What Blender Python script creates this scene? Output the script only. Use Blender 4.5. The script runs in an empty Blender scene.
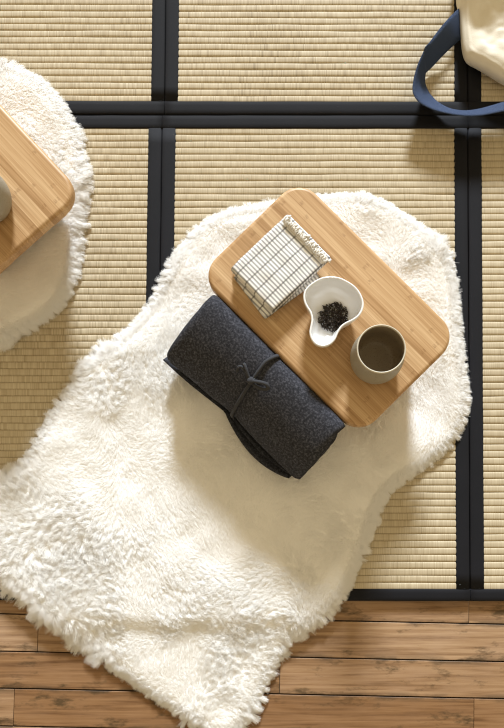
import bpy, bmesh, math, random
import numpy as np
from mathutils import Vector, Matrix
random.seed(7); RNG = np.random.default_rng(11)
S = bpy.context.scene
COL = S.collection
PI = math.pi

# ------------------------------------------------------------------ camera
W, Hh = 504, 728
F, PX, PY = 650.0, 285.0, 495.0           # focal length and principal point of the (cropped) photo
ZM = 0.012                                 # tatami top
CH = 1.35 + ZM                             # camera height
TH = math.radians(2.4)
cam = bpy.data.cameras.new('camera'); co = bpy.data.objects.new('camera', cam); COL.objects.link(co)
co.location = (0, 0, CH); co.rotation_euler = (TH, 0, 0)
cam.sensor_width = 36; cam.lens = F / Hh * 36
cam.shift_x = (W / 2 - PX) / Hh; cam.shift_y = (PY - Hh / 2) / Hh
cam.clip_start = 0.01
S.camera = co

def P(u, v, z=ZM):
    """point of the photograph (pixels) -> place at height z"""
    x, y = (u - PX) / F, -(v - PY) / F
    s, c = math.sin(TH), math.cos(TH)
    Y, Z = y * c + s, y * s - c
    t = (z - CH) / Z
    return Vector((x * t, Y * t, z))

# ------------------------------------------------------------------ helpers
def tag(o, label, cat, group=None, kind=None):
    o['label'] = label; o['category'] = cat
    if group: o['group'] = group
    if kind: o['kind'] = kind
    return o
def thing(name, label, cat, loc=(0, 0, 0), rotz=0, group=None):
    o = bpy.data.objects.new(name, None); COL.objects.link(o)
    o.empty_display_size = .05
    o.location = loc; o.rotation_euler = (0, 0, rotz)
    return tag(o, label, cat, group)
def link(name, me, m=None, parent=None, loc=None, smooth=False):
    o = bpy.data.objects.new(name, me); COL.objects.link(o)
    if m is not None and me.materials.find(m.name) < 0 and len(me.materials) == 0: me.materials.append(m)
    if parent is not None: o.parent = parent
    if loc is not None: o.location = loc
    if smooth:
        for p in me.polygons: p.use_smooth = True
    return o
def pymesh(name, v, f):
    me = bpy.data.meshes.new(name); me.from_pydata([tuple(p) for p in v], [], f); me.update()
    bm = bmesh.new(); bm.from_mesh(me); bmesh.ops.recalc_face_normals(bm, faces=bm.faces); bm.to_mesh(me); bm.free()
    return me
class MB:
    def __init__(s): s.v = []; s.f = []
    def add(s, v, f):
        n = len(s.v); s.v += [tuple(p) for p in v]; s.f += [tuple(i + n for i in q) for q in f]
    def grid(s, pts, closeu=False, closev=False):
        nu, nv = len(pts), len(pts[0]); f = []
        for i in range(nu if closeu else nu - 1):
            for j in range(nv if closev else nv - 1):
                a, b = i, (i + 1) % nu; c, d = j, (j + 1) % nv
                f.append((a * nv + c, b * nv + c, b * nv + d, a * nv + d))
        s.add([p for r in pts for p in r], f)
    def tube(s, path, rad, n=8, flat=1.0, up=(0, 0, 1), caps=True):
        """swept tube; flat squashes the section along `up`"""
        rings = []
        for i, p in enumerate(path):
            p = Vector(p); t = (Vector(path[min(i + 1, len(path) - 1)]) - Vector(path[max(i - 1, 0)])).normalized()
            sx = t.cross(Vector(up));
            if sx.length < 1e-4: sx = t.cross(Vector((1, 0, 0)))
            sx.normalize(); sy = sx.cross(t)
            r = rad[i] if hasattr(rad, '__len__') else rad
            rings.append([p + sx * r * math.cos(2 * PI * k / n) + sy * r * flat * math.sin(2 * PI * k / n) for k in range(n)])
        base = len(s.v); s.grid(rings, closev=True)
        if caps:
            s.f.append(tuple(base + k for k in range(n))); e = base + (len(rings) - 1) * n
            s.f.append(tuple(e + k for k in reversed(range(n))))
    def mesh(s, name): return pymesh(name, s.v, s.f)

def catmull(pts, n=8, closed=False):
    P_ = [Vector(p) for p in pts]; out = []; m = len(P_)
    for i in range(m if closed else m - 1):
        g = (lambda k: P_[k % m]) if closed else (lambda k: P_[min(max(k, 0), m - 1)])
        a, b, c, d = g(i - 1), g(i), g(i + 1), g(i + 2)
        for k in range(n):
            t = k / n
            out.append(.5 * ((2 * b) + (c - a) * t + (2 * a - 5 * b + 4 * c - d) * t * t + (3 * b - a - 3 * c + d) * t ** 3))
    if not closed: out.append(P_[-1])
    return out

class VN:
    """smooth value noise on the plane"""
    def __init__(s, seed): s.g = np.random.default_rng(seed).random((64, 64))
    def __call__(s, x, y, sc):
        x = np.asarray(x) * sc + 1000.3; y = np.asarray(y) * sc + 1000.7
        i = np.floor(x).astype(int); j = np.floor(y).astype(int); fx = x - i; fy = y - j
        fx = fx * fx * (3 - 2 * fx); fy = fy * fy * (3 - 2 * fy); g = s.g
        a = g[i % 64, j % 64]; b = g[(i + 1) % 64, j % 64]; c = g[i % 64, (j + 1) % 64]; d = g[(i + 1) % 64, (j + 1) % 64]
        return (a * (1 - fx) + b * fx) * (1 - fy) + (c * (1 - fx) + d * fx) * fy

# ------------------------------------------------------------------ materials
def srgb(r, g, b):
    f = lambda c: (c / 255 / 12.92) if c / 255 <= .04045 else ((c / 255 + .055) / 1.055) ** 2.4
    return (f(r), f(g), f(b), 1)
class NT:
    def __init__(s, name):
        s.m = bpy.data.materials.new(name); s.m.use_nodes = True; s.t = s.m.node_tree
        s.b = s.t.nodes['Principled BSDF']; s.l = s.t.links
    def n(s, typ, ins=None, **kw):
        nd = s.t.nodes.new('ShaderNode' + typ)
        for k, v in kw.items(): setattr(nd, k, v)
        for k, v in (ins or {}).items(): s.put(nd.inputs[k], v)
        return nd
    def put(s, sock, v):
        if isinstance(v, bpy.types.NodeSocket): s.l.new(v, sock)
        elif isinstance(v, bpy.types.Node): s.l.new(v.outputs[0], sock)
        else: sock.default_value = v
    def set(s, **kw):
        for k, v in kw.items(): s.put(s.b.inputs[k.replace('_', ' ')], v)
    def math(s, op, a, b=0.0, c=0.0):
        nd = s.n('Math', operation=op); s.put(nd.inputs[0], a); s.put(nd.inputs[1], b); s.put(nd.inputs[2], c); return nd.outputs[0]
    def ramp(s, fac, stops, interp='LINEAR'):
        nd = s.n('ValToRGB'); cr = nd.color_ramp; cr.interpolation = interp
        while len(cr.elements) < len(stops): cr.elements.new(.5)
        for e, (p, c) in zip(cr.elements, stops): e.position = p; e.color = c if hasattr(c, '__len__') else (c, c, c, 1)
        s.put(nd.inputs[0], fac); return nd.outputs[0]
    def mix(s, fac, a, b, blend='MIX'):
        nd = s.n('Mix', data_type='RGBA', blend_type=blend); s.put(nd.inputs[0], fac); s.put(nd.inputs[6], a); s.put(nd.inputs[7], b); return nd.outputs[2]
    def coord(s, which='Object', scale=(1, 1, 1), loc=(0, 0, 0), rot=(0, 0, 0)):
        tc = s.n('TexCoord'); mp = s.n('Mapping'); s.l.new(tc.outputs[which], mp.inputs[0])
        mp.inputs[1].default_value = loc; mp.inputs[2].default_value = rot; mp.inputs[3].default_value = scale
        return mp.outputs[0]
    def noise(s, vec, scale=5, detail=3, rough=.5, dist=0.0):
        nd = s.n('TexNoise'); s.put(nd.inputs['Vector'], vec); nd.inputs['Scale'].default_value = scale
        nd.inputs['Detail'].default_value = detail; nd.inputs['Roughness'].default_value = rough; nd.inputs['Distortion'].default_value = dist
        return nd.outputs[0]
    def bump(s, h, strength=.3, dist=.002):
        nd = s.n('Bump'); nd.inputs['Strength'].default_value = strength; nd.inputs['Distance'].default_value = dist
        s.put(nd.inputs['Height'], h); s.l.new(nd.outputs[0], s.b.inputs['Normal'])
    def attr(s, name):
        nd = s.n('Attribute'); nd.attribute_name = name; return nd

M = {}
# woven rush: across the ribs fine straw streaks, a tone of its own in every rib
t = NT('woven_rush')
a = t.attr('rib')
xy = t.coord('Object')
sep = t.n('SeparateXYZ', {0: xy})
comb = t.n('CombineXYZ', {0: t.math('MULTIPLY', sep.outputs[0], 560.0), 1: t.math('MULTIPLY', a.outputs['Fac'], 1.0), 2: 0.0})
st = t.noise(comb.outputs[0], 1.0, 2, .6)
comb2 = t.n('CombineXYZ', {0: t.math('MULTIPLY', sep.outputs[0], 60.0), 1: t.math('MULTIPLY', a.outputs['Fac'], .9), 2: 3.0})
st2 = t.noise(comb2.outputs[0], 1.0, 2, .5)
big = t.noise(xy, 3.0, 2)
mixv = t.math('ADD', t.math('MULTIPLY', st, .6), t.math('ADD', t.math('MULTIPLY', st2, .2), t.math('MULTIPLY', big, .2)))
colr = t.ramp(mixv, [(.28, srgb(126, 112, 88)), (.42, srgb(176, 161, 133)), (.58, srgb(200, 187, 160)), (.75, srgb(216, 208, 187))])
t.set(Base_Color=colr, Roughness=.62)
t.b.inputs['Specular IOR Level'].default_value = .3
t.bump(st, .35, .0012)
M['rush'] = t.m

t = NT('border_cloth')
v = t.coord('Object')
w = t.noise(v, 900, 1)
c = t.mix(t.noise(v, 14, 3), srgb(15, 16, 20), srgb(25, 25, 31))
t.set(Base_Color=c, Roughness=.8); t.b.inputs['Specular IOR Level'].default_value = .25
t.bump(w, .3, .0006)
M['border'] = t.m

t = NT('fur_wool')
t.set(Base_Color=(.965, .962, .955, 1), Roughness=.9)
t.b.inputs['Specular IOR Level'].default_value = .1
tr = t.n('BsdfTranslucent', {0: (.965, .962, .955, 1)}); mx = t.n('MixShader', {0: .5, 1: t.b.outputs[0], 2: tr.outputs[0]})
t.l.new(mx.outputs[0], t.t.nodes['Material Output'].inputs[0])
M['fur'] = t.m
t = NT('fur_hide'); t.set(Base_Color=(.93, .92, .90, 1), Roughness=1.0); M['hide'] = t.m

def bamboo(name, lo, mid, hi):
    t = NT(name)
    v = t.coord('Object'); sp = t.n('SeparateXYZ', {0: v})
    ydist = t.math('ADD', sp.outputs[1], 0.0)
    strip = t.math('FLOOR', t.math('DIVIDE', ydist, .0135))
    wn = t.n('TexWhiteNoise', noise_dimensions='1D'); t.put(wn.inputs['W'], strip)
    rnd = wn.outputs[0]
    # fibres, long along x
    cv = t.n('CombineXYZ', {0: t.math('ADD', t.math('MULTIPLY', sp.outputs[0], 7.0), t.math('MULTIPLY', rnd, 37.0)), 1: t.math('MULTIPLY', sp.outputs[1], 420.0), 2: t.math('MULTIPLY', sp.outputs[2], 420.0)})
    fib = t.noise(cv.outputs[0], 1.0, 3, .6)
    cv2 = t.n('CombineXYZ', {0: t.math('ADD', t.math('MULTIPLY', sp.outputs[0], 4.0), t.math('MULTIPLY', rnd, 11.0)), 1: t.math('MULTIPLY', sp.outputs[1], 130.0), 2: 0.0})
    fib2 = t.noise(cv2.outputs[0], 1.0, 2, .5)
    val = t.math('ADD', t.math('MULTIPLY', fib, .46), t.math('ADD', t.math('MULTIPLY', fib2, .34), t.math('MULTIPLY', rnd, .2)))
    c = t.ramp(val, [(.3, lo), (.48, mid), (.68, hi)])
    # knuckles: a short brown mark where a strip has its node
    wn2 = t.n('TexWhiteNoise', noise_dimensions='1D'); t.put(wn2.inputs['W'], t.math('ADD', strip, 91.3))
    u = t.math('FRACT', t.math('ADD', t.math('DIVIDE', sp.outputs[0], .17), wn2.outputs[0]))
    du = t.math('ABSOLUTE', t.math('SUBTRACT', u, .5))
    spot = t.noise(t.n('CombineXYZ', {0: t.math('MULTIPLY', sp.outputs[0], 90.0), 1: t.math('MULTIPLY', sp.outputs[1], 330.0), 2: 0.0}).outputs[0], 1.0, 2)
    km = t.math('MULTIPLY', t.math('LESS_THAN', du, .022), t.ramp(spot, [(.45, 0.0), (.62, 1.0)]))
    c = t.mix(t.math('MULTIPLY', km, .38), c, srgb(120, 82, 44))
    edge = t.math('ABSOLUTE', t.math('SUBTRACT', t.math('FRACT', t.math('DIVIDE', ydist, .0135)), .5))
    c = t.mix(t.math('MULTIPLY', t.math('GREATER_THAN', edge, .47), .25), c, srgb(140, 100, 58))
    t.set(Base_Color=c, Roughness=.42)
    t.b.inputs['Specular IOR Level'].default_value = .35
    return t.m
M['bamboo'] = bamboo('bamboo_board', srgb(152, 115, 74), srgb(184, 147, 104), srgb(214, 182, 140))

t = NT('charcoal_felt')
v = t.coord('Object')
c = t.ramp(t.noise(v, 260, 3, .7), [(.3, srgb(37, 38, 42)), (.5, srgb(54, 55, 61)), (.72, srgb(90, 91, 99))])
t.set(Base_Color=c, Roughness=.95); t.b.inputs['Specular IOR Level'].default_value = .1
t.bump(t.noise(v, 420, 3, .7), .22, .0010)
M['felt'] = t.m
t = NT('charcoal_cord')
t.set(Base_Color=srgb(52, 53, 58), Roughness=.9)
t.bump(t.noise(t.coord('Object'), 500, 2), .4, .001)
M['cord'] = t.m

t = NT('white_porcelain')
t.set(Base_Color=(.86, .86, .86, 1), Roughness=.16); t.b.inputs['Coat Weight'].default_value = .3
M['porcelain'] = t.m

t = NT('grey_stoneware')
v = t.coord('Object')
c = t.mix(t.noise(v, 45, 3), srgb(142, 136, 121), srgb(162, 156, 141))
c = t.mix(t.ramp(t.noise(v, 500, 2), [(.62, 0.0), (.72, .5)]), c, srgb(96, 84, 62))
t.set(Base_Color=c, Roughness=.5)
t.bump(t.noise(v, 300, 3), .15, .001)
M['stone'] = t.m
t = NT('brown_cup_inside')  # inside of the cups: browner and darker than the outer stoneware
v = t.coord('Object')
c = t.mix(t.noise(v, 60, 4, .6), srgb(128, 113, 92), srgb(156, 141, 116))
c = t.mix(t.ramp(t.noise(v, 420, 2), [(.58, 0.0), (.7, .5)]), c, srgb(62, 50, 36))
t.set(Base_Color=c, Roughness=.4)
M['cup_inside'] = t.m
t = NT('pale_cup_lip')
t.set(Base_Color=srgb(204, 197, 180), Roughness=.45)
M['lip'] = t.m

def cloth(name, bg, line):
    t = NT(name)
    v = t.coord('Object'); sp = t.n('SeparateXYZ', {0: v})
    x, y = sp.outputs[0], sp.outputs[1]
    fy = t.math('ABSOLUTE', t.math('SUBTRACT', t.math('FRACT', t.math('DIVIDE', y, .0066)), .5))
    l1 = t.ramp(fy, [(.17, 1.0), (.25, 0.0)])
    fx = t.math('ABSOLUTE', t.math('SUBTRACT', t.math('FRACT', t.math('DIVIDE', t.math('ADD', x, .004), .0235)), .5))
    l2 = t.ramp(fx, [(.035, 1.0), (.055, 0.0)])
    c = t.mix(t.math('MULTIPLY', l1, .66), bg, line)
    c = t.mix(t.math('MULTIPLY', l2, .85), c, srgb(70, 66, 66))
    wv = t.noise(v, 900, 2)
    c = t.mix(t.math('MULTIPLY', wv, .15), c, srgb(150, 146, 140))
    t.set(Base_Color=c, Roughness=.95); t.b.inputs['Specular IOR Level'].default_value = .05
    t.bump(t.math('ADD', wv, t.math('MULTIPLY', t.noise(v, 60, 2), .8)), .3, .0012)
    return t.m
M['stripe'] = cloth('striped_cotton', srgb(245, 244, 242), srgb(86, 85, 92))
t = NT('cotton_fringe')
t.set(Base_Color=t.mix(t.noise(t.coord('Object'), 160, 2), srgb(205, 200, 190), srgb(240, 236, 228)), Roughness=.95)
M['fringe'] = t.m

t = NT('black_tea')
t.set(Base_Color=t.mix(t.noise(t.coord('Object'), 300, 2), srgb(16, 11, 8), srgb(52, 38, 26)), Roughness=.55)
M['tea'] = t.m

t = NT('raw_canvas')
v = t.coord('Object')
c = t.mix(t.noise(v, 20, 3), srgb(222, 214, 196), srgb(238, 232, 218))
t.set(Base_Color=c, Roughness=.95); t.b.inputs['Specular IOR Level'].default_value = .05
t.bump(t.math('ADD', t.noise(v, 700, 2), t.math('MULTIPLY', t.noise(v, 30, 3), 2.0)), .3, .0015)
M['canvas'] = t.m
t = NT('navy_webbing')
v = t.coord('UV', (1, 1, 1)); sp = t.n('SeparateXYZ', {0: v})
wv = t.noise(t.n('CombineXYZ', {0: t.math('MULTIPLY', sp.outputs[0], 900.0), 1: t.math('MULTIPLY', sp.outputs[1], 900.0), 2: 0.0}).outputs[0], 1.0, 2, .6)
c = t.ramp(wv, [(.35, srgb(28, 36, 56)), (.5, srgb(48, 61, 88)), (.68, srgb(104, 118, 144))])
t.set(Base_Color=c, Roughness=.9); t.b.inputs['Specular IOR Level'].default_value = .1
t.bump(wv, .4, .001)
M['navy'] = t.m

# floor boards
t = NT('old_floorboards')
pl = t.attr('plank'); v = t.coord('Object'); sp = t.n('SeparateXYZ', {0: v})
pr = pl.outputs['Fac']
off = t.math('MULTIPLY', pr, 53.0)
g1 = t.noise(t.n('CombineXYZ', {0: t.math('ADD', t.math('MULTIPLY', sp.outputs[0], 5.0), off), 1: t.math('ADD', t.math('MULTIPLY', sp.outputs[1], 130.0), off), 2: off}).outputs[0], 1.0, 4, .6, .4)
g2 = t.noise(t.n('CombineXYZ', {0: t.math('MULTIPLY', sp.outputs[0], 14.0), 1: t.math('MULTIPLY', sp.outputs[1], 40.0), 2: off}).outputs[0], 1.0, 4, .6)
g3 = t.noise(t.n('CombineXYZ', {0: t.math('MULTIPLY', sp.outputs[0], 10.0), 1: t.math('MULTIPLY', sp.outputs[1], 26.0), 2: t.math('ADD', off, 7.0)}).outputs[0], 1.0, 5, .7)
c = t.ramp(g1, [(.3, srgb(122, 94, 68)), (.5, srgb(164, 134, 104)), (.7, srgb(186, 158, 128))])
c = t.mix(t.math('MULTIPLY', t.ramp(g2, [(.4, 0.0), (.7, 1.0)]), .35), c, srgb(184, 158, 136))
tone = t.ramp(pr, [(0.0, srgb(205, 185, 160)), (.5, srgb(235, 225, 212)), (1.0, srgb(255, 252, 248))])
c = t.mix(1.0, c, tone, 'MULTIPLY')
c = t.mix(t.math('MULTIPLY', t.ramp(g3, [(.54, 0.0), (.66, 1.0)]), .8), c, srgb(66, 52, 32))
ed = t.attr('edge').outputs['Fac']
wear = t.math('MULTIPLY', t.ramp(ed, [(.0, 1.0), (.16, 0.0)]), t.ramp(g2, [(.42, 0.0), (.6, 1.0)]))
c = t.mix(t.math('MULTIPLY', wear, .75), c, srgb(58, 46, 30))
t.set(Base_Color=c, Roughness=.55); t.b.inputs['Specular IOR Level'].default_value = .3
t.bump(g1, .15, .001)
M['wood'] = t.m
t = NT('floor_gap'); t.set(Base_Color=srgb(26, 22, 17), Roughness=.9); M['gap'] = t.m

# ------------------------------------------------------------------ floor
def build_floor():
    ang = math.atan2(-(625 - 614), 504.0) * .95
    ca, sa = math.cos(ang), math.sin(ang)
    o0 = P(0, 614, 0)                      # first long gap under the mats
    pitch = .0765
    ends = {0: [38], -1: [469], 1: [280], 2: [14, 474]}   # row -> pixels of board ends in view
    v = []; f = []; plank = []; edge = []
    def loc(x, y, z=0): return (o0.x + x * ca - y * sa, o0.y + x * sa + y * ca, z)
    for row in range(-40, 14):
        y1 = -row * pitch; y0 = y1 - pitch
        # row 0 is the board below the first gap
        cuts = []
        if row in ends:
            for u in ends[row]:
                p = P(u, 614 + 36 * (row + .5), 0)
                cuts.append((p.x - o0.x) * ca + (p.y - o0.y) * sa)
        x = -2.4 + random.uniform(0, .5)
        xs = [-2.6]
        while x < 2.8:
            if all(abs(x - c_) > .55 for c_ in cuts) and not (row in ends and -.15 < x < .95): xs.append(x)
            x += random.uniform(.5, 1.1)
        xs = sorted(xs + cuts) + [2.8]
        for a_, b_ in zip(xs[:-1], xs[1:]):
            r = random.random(); gy = .0016 if row % 2 else .0010; gx = .0006; bv = .0008
            dz = random.uniform(-.0003, .0003)
            nx = 6
            base = len(v)
            ysec = [(y0 + gy, -.006, 0), (y0 + gy, dz - bv, 0), (y0 + gy + bv, dz, .02), (y0 + pitch * .12, dz, .12), (y0 + pitch * .5, dz, .5), (y1 - pitch * .12, dz, .12), (y1 - gy - bv, dz, .02), (y1 - gy, dz - bv, 0), (y1 - gy, -.006, 0)]
            xsec = [(a_ + gx, -.006), (a_ + gx, 0), (b_ - gx, 0), (b_ - gx, -.006)]
            for xi, (xx, zz) in enumerate(xsec):
                for (yy, z_, e_) in ysec:
                    v.append(loc(xx, yy, min(z_, zz + dz))); edge.append(e_); plank.append(r)
            m = len(ysec)
            for i in range(3):
                for j in range(m - 1):
                    f.append((base + i * m + j, base + (i + 1) * m + j, base + (i + 1) * m + j + 1, base + i * m + j + 1))
    nb = len(f); base = len(v)
    for x, y in ((-2.6, -14 * pitch), (2.8, -14 * pitch), (2.8, 41 * pitch), (-2.6, 41 * pitch)):
        v.append(loc(x, y, -.005)); plank.append(0); edge.append(0)
    f.append((base, base + 1, base + 2, base + 3))
    me = bpy.data.meshes.new('floor'); me.from_pydata(v, [], f)
    me.materials.append(M['wood']); me.materials.append(M['gap']); me.polygons[nb].material_index = 1
    at = me.attributes.new('plank', 'FLOAT', 'POINT'); at.data.foreach_set('value', plank)
    at = me.attributes.new('edge', 'FLOAT', 'POINT'); at.data.foreach_set('value', edge)
    me.update()
    o = link('floor', me); o['kind'] = 'structure'; o['label'] = 'worn light brown floorboards'
    # bore hole plug: one small wooden peg
build_floor()
mb = MB(); mb.add([(x, y, z) for x in (-2.7, -2.6) for y in (-1.1, 3.3) for z in (0, 2.5)], [(0, 1, 3, 2), (4, 6, 7, 5), (0, 4, 5, 1), (2, 3, 7, 6), (1, 5, 7, 3), (0, 2, 6, 4)])
t = NT('warm_white_plaster'); t.set(Base_Color=t.mix(t.noise(t.coord('Object'), 6, 3), srgb(226, 216, 196), srgb(234, 226, 208)), Roughness=.9)
wl = link('wall_left', mb.mesh('wall_left'), t.m); wl['kind'] = 'structure'; wl['label'] = 'warm white plaster wall'

# ------------------------------------------------------------------ tatami mats
RIB = .01432
wob = VN(5)
def mat_piece(corners, bw, label):
    """corners: bottom-left, bottom-right, top-right, top-left (on the floor); bw: border widths l, r, b, t"""
    bl, br, tr, tl = [Vector((c[0], c[1], 0)) for c in corners]
    ctr = (bl + br + tr + tl) / 4
    rot = math.atan2((br - bl).y + (tr - tl).y, (br - bl).x + (tr - tl).x)
    R = Matrix.Rotation(-rot, 4, 'Z')
    bl, br, tr, tl = [R @ (c - ctr) for c in (bl, br, tr, tl)]
    def q(s_, t_): return (bl * (1 - s_) + br * s_) * (1 - t_) + (tl * (1 - s_) + tr * s_) * t_
    wid = ((br - bl).length + (tr - tl).length) / 2; hei = ((tl - bl).length + (tr - br).length) / 2
    root = thing('tatami_mat', label, 'mat', (ctr.x, ctr.y, 0.0003), rot, 'black-bordered tatami mats')
    l, r, b, tp = bw; ov = .002
    s0, s1 = (l - ov) / wid, 1 - (r - ov) / wid; t0, t1 = (b - ov) / hei, 1 - (tp - ov) / hei
    nrib = round((hei - b - tp) / RIB)
    prof = [(0.0, -.75), (.045, .1), (.09, .6), (.17, .86), (.36, .98), (.6, 1.0), (.84, .92), (.93, .62), (.965, .05)]
    nx = 34
    v = []; rib = []; f = []
    rows = []
    amp = .0019
    for k in range(nrib):
        for (pt, ph) in prof: rows.append(((k + pt) / nrib, ph, k))
    rows.append((1.0, -.75, nrib - 1))
    sd = random.uniform(0, 9)
    for (tt, ph, k) in rows:
        for i in range(nx + 1):
            s_ = s0 + (s1 - s0) * i / nx
            p = q(s_, t0 + (t1 - t0) * tt)
            wv = (float(wob(p.x + sd, k * .31 + sd, 14)) - .5) * .0016
            v.append((p.x, p.y + wv, ZM - .0026 + amp * ph)); rib.append(k * 1.0 + sd * 10)
    n = nx + 1
    for j in range(len(rows) - 1):
        for i in range(nx): f.append((j * n + i, j * n + i + 1, (j + 1) * n + i + 1, (j + 1) * n + i))
    # closed underside
    base = len(v)
    for (i, j) in ((0, 0), (nx, 0), (nx, len(rows) - 1), (0, len(rows) - 1)):
        p = v[j * n + i]; v.append((p[0], p[1], .001)); rib.append(0)
    me = bpy.data.meshes.new('woven_surface'); me.from_pydata(v, [], f + [(base + 3, base + 2, base + 1, base)])
    at = me.attributes.new('rib', 'FLOAT', 'POINT'); at.data.foreach_set('value', rib)
    me.update(); link('woven_surface', me, M['rush'], root, smooth=True)
    g = .0006
    def strip(sa, sb, ta, tb, sunk):
        """a border strip with rounded long edges"""
        A, B, C_, D = q(sa, ta), q(sb, ta), q(sb, tb), q(sa, tb)
        hz = ZM + .0008 - sunk
        horiz = (B - A).length > (D - A).length
        if horiz: p0, p1, q0, q1 = A, B, D, C_
        else: p0, p1, q0, q1 = B, C_, A, D
        width = (q0 - p0).length
        sec = [(0, 0), (0, hz - .003), (.0006, hz - .0012), (.0022, hz - .0001), (width * .35, hz + .0003), (width * .65, hz + .0003), (width - .0022, hz - .0001), (width - .0006, hz - .0012), (width, hz - .003), (width, 0)]
        m = 30; pts = []
        for i in range(m + 1):
            u = i / m; row = []
            for (d, z) in sec:
                w_ = (float(wob(u * 9 + sd + sa * 7, ta * 5 + (d > width / 2) * 3.3, 1.7)) - .5) * .0007
                p = (p0 * (1 - u) + p1 * u).lerp(q0 * (1 - u) + q1 * u, d / width)
                row.append((p.x + (0 if horiz else w_), p.y + (w_ if horiz else 0), z))
            pts.append(row)
        mb = MB(); mb.grid(pts)
        mb.f.append(tuple(range(len(sec)))); e = m * len(sec); mb.f.append(tuple(e + k for k in reversed(range(len(sec)))))
        link('border', mb.mesh('border'), M['border'], root, smooth=True)
    gs, gt = g / wid, g / hei
    strip(gs, 1 - gs, gt, b / hei, 0)
    strip(gs, 1 - gs, 1 - tp / hei, 1 - gt, 0)
    strip(gs, l / wid, b / hei - .001, 1 - tp / hei + .001, .0006)
    strip(1 - r / wid, 1 - gs, b / hei - .001, 1 - tp / hei + .001, .0006)
    return root

sA0, sA1 = P(162.2, 115), P(155.6, 601)      # lower left seam
sB0, sB1 = P(467.9, 115), P(470.3, 601.5)    # lower right seam
sD0, sD1 = P(164.4, 114.5), P(165.7, 0)
sF0, sF1 = P(468.0, 115), P(467.6, 0)
BW = .0298
LEN = (sA0 - sA1).length
BMY = .026
def ext(p0, p1, L): return p0 + (p1 - p0).normalized() * L
wB = sB0.x - sA0.x
# near row
mat_piece((sA1, sB1, sB0, sA0), (BW, BW, BMY, BW), 'tatami mat in the middle of the near row, lying mostly under the white rug')
mat_piece((sA1 - Vector((wB, -.001, 0)), sA1, sA0, sA0 - Vector((wB, 0, 0))), (BW, BW, BMY, BW), 'tatami mat of the near row at the left edge, between the two white rugs')
mat_piece((sB1, sB1 + Vector((wB, 0, 0)), sB0 + Vector((wB, .003, 0)), sB0), (BW, BW, BMY, BW), 'tatami mat of the near row at the right edge, no rug lying on it')
# far row
tD, tF = ext(sD0, sD1, LEN), ext(sF0, sF1, LEN)
mat_piece((sD0, sF0, tF, tD), (BW, BW, BW, BW), 'tatami mat at top centre of the photo, above the bamboo table')
mat_piece((sD0 - Vector((wB, -.002, 0)), sD0, tD, tD - Vector((wB, 0, 0))), (BW, BW, BW, BW), 'tatami mat in the top left corner of the photo, above the left rug')
mat_piece((sF0, sF0 + Vector((wB, .003, 0)), tF + Vector((wB, 0, 0)), tF), (BW, BW, BW, BW), 'tatami mat in the top right corner of the photo, under the canvas bag')
MAT_EDGE = sA1.y                              # near edge of the mats

# ------------------------------------------------------------------ rugs
def poly_dist(px, py, poly):
    out = np.full(px.shape, 1e9); m = len(poly); vx = np.zeros(px.shape); vy = np.zeros(px.shape)
    for i in range(m):
        ax, ay = poly[i]; bx, by = poly[(i + 1) % m]
        dx, dy = bx - ax, by - ay; L2 = dx * dx + dy * dy + 1e-12
        tt = np.clip(((px - ax) * dx + (py - ay) * dy) / L2, 0, 1)
        ex, ey = px - (ax + tt * dx), py - (ay + tt * dy); d = np.hypot(ex, ey)
        k = d < out; out[k] = d[k]; vx[k] = ex[k]; vy[k] = ey[k]
    n = np.maximum(np.hypot(vx, vy), 1e-9)
    return out, -vx / n, -vy / n             # distance and the unit direction to the nearest edge
def inside(px, py, poly):
    c = np.zeros(px.shape, bool); m = len(poly)
    for i in range(m):
        ax, ay = poly[i]; bx, by = poly[(i + 1) % m]
        k = (ay > py) != (by > py)
        with np.errstate(divide='ignore', invalid='ignore'):
            c ^= k & (px < (bx - ax) * (py - ay) / (by - ay + 1e-15) + ax)
    return c
n1, n2, n3, n4, n5 = VN(21), VN(22), VN(23), VN(24), VN(25)
def base_z(y):
    s_ = np.clip((y - (MAT_EDGE - .070)) / .05, 0, 1); s_ = s_ * s_ * (3 - 2 * s_)
    return .0012 + (ZM + .0015 - .0012) * s_
RT = .017
def top_z(x, y, d):
    p = np.clip(d / .035, 0, 1); p = np.sqrt(1 - (1 - p) ** 2)
    lump = (n1(x, y, 9) - .5) * .008 + (n2(x, y, 26) - .5) * .004
    return base_z(y) + .004 + (RT - .004 + lump) * p

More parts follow.
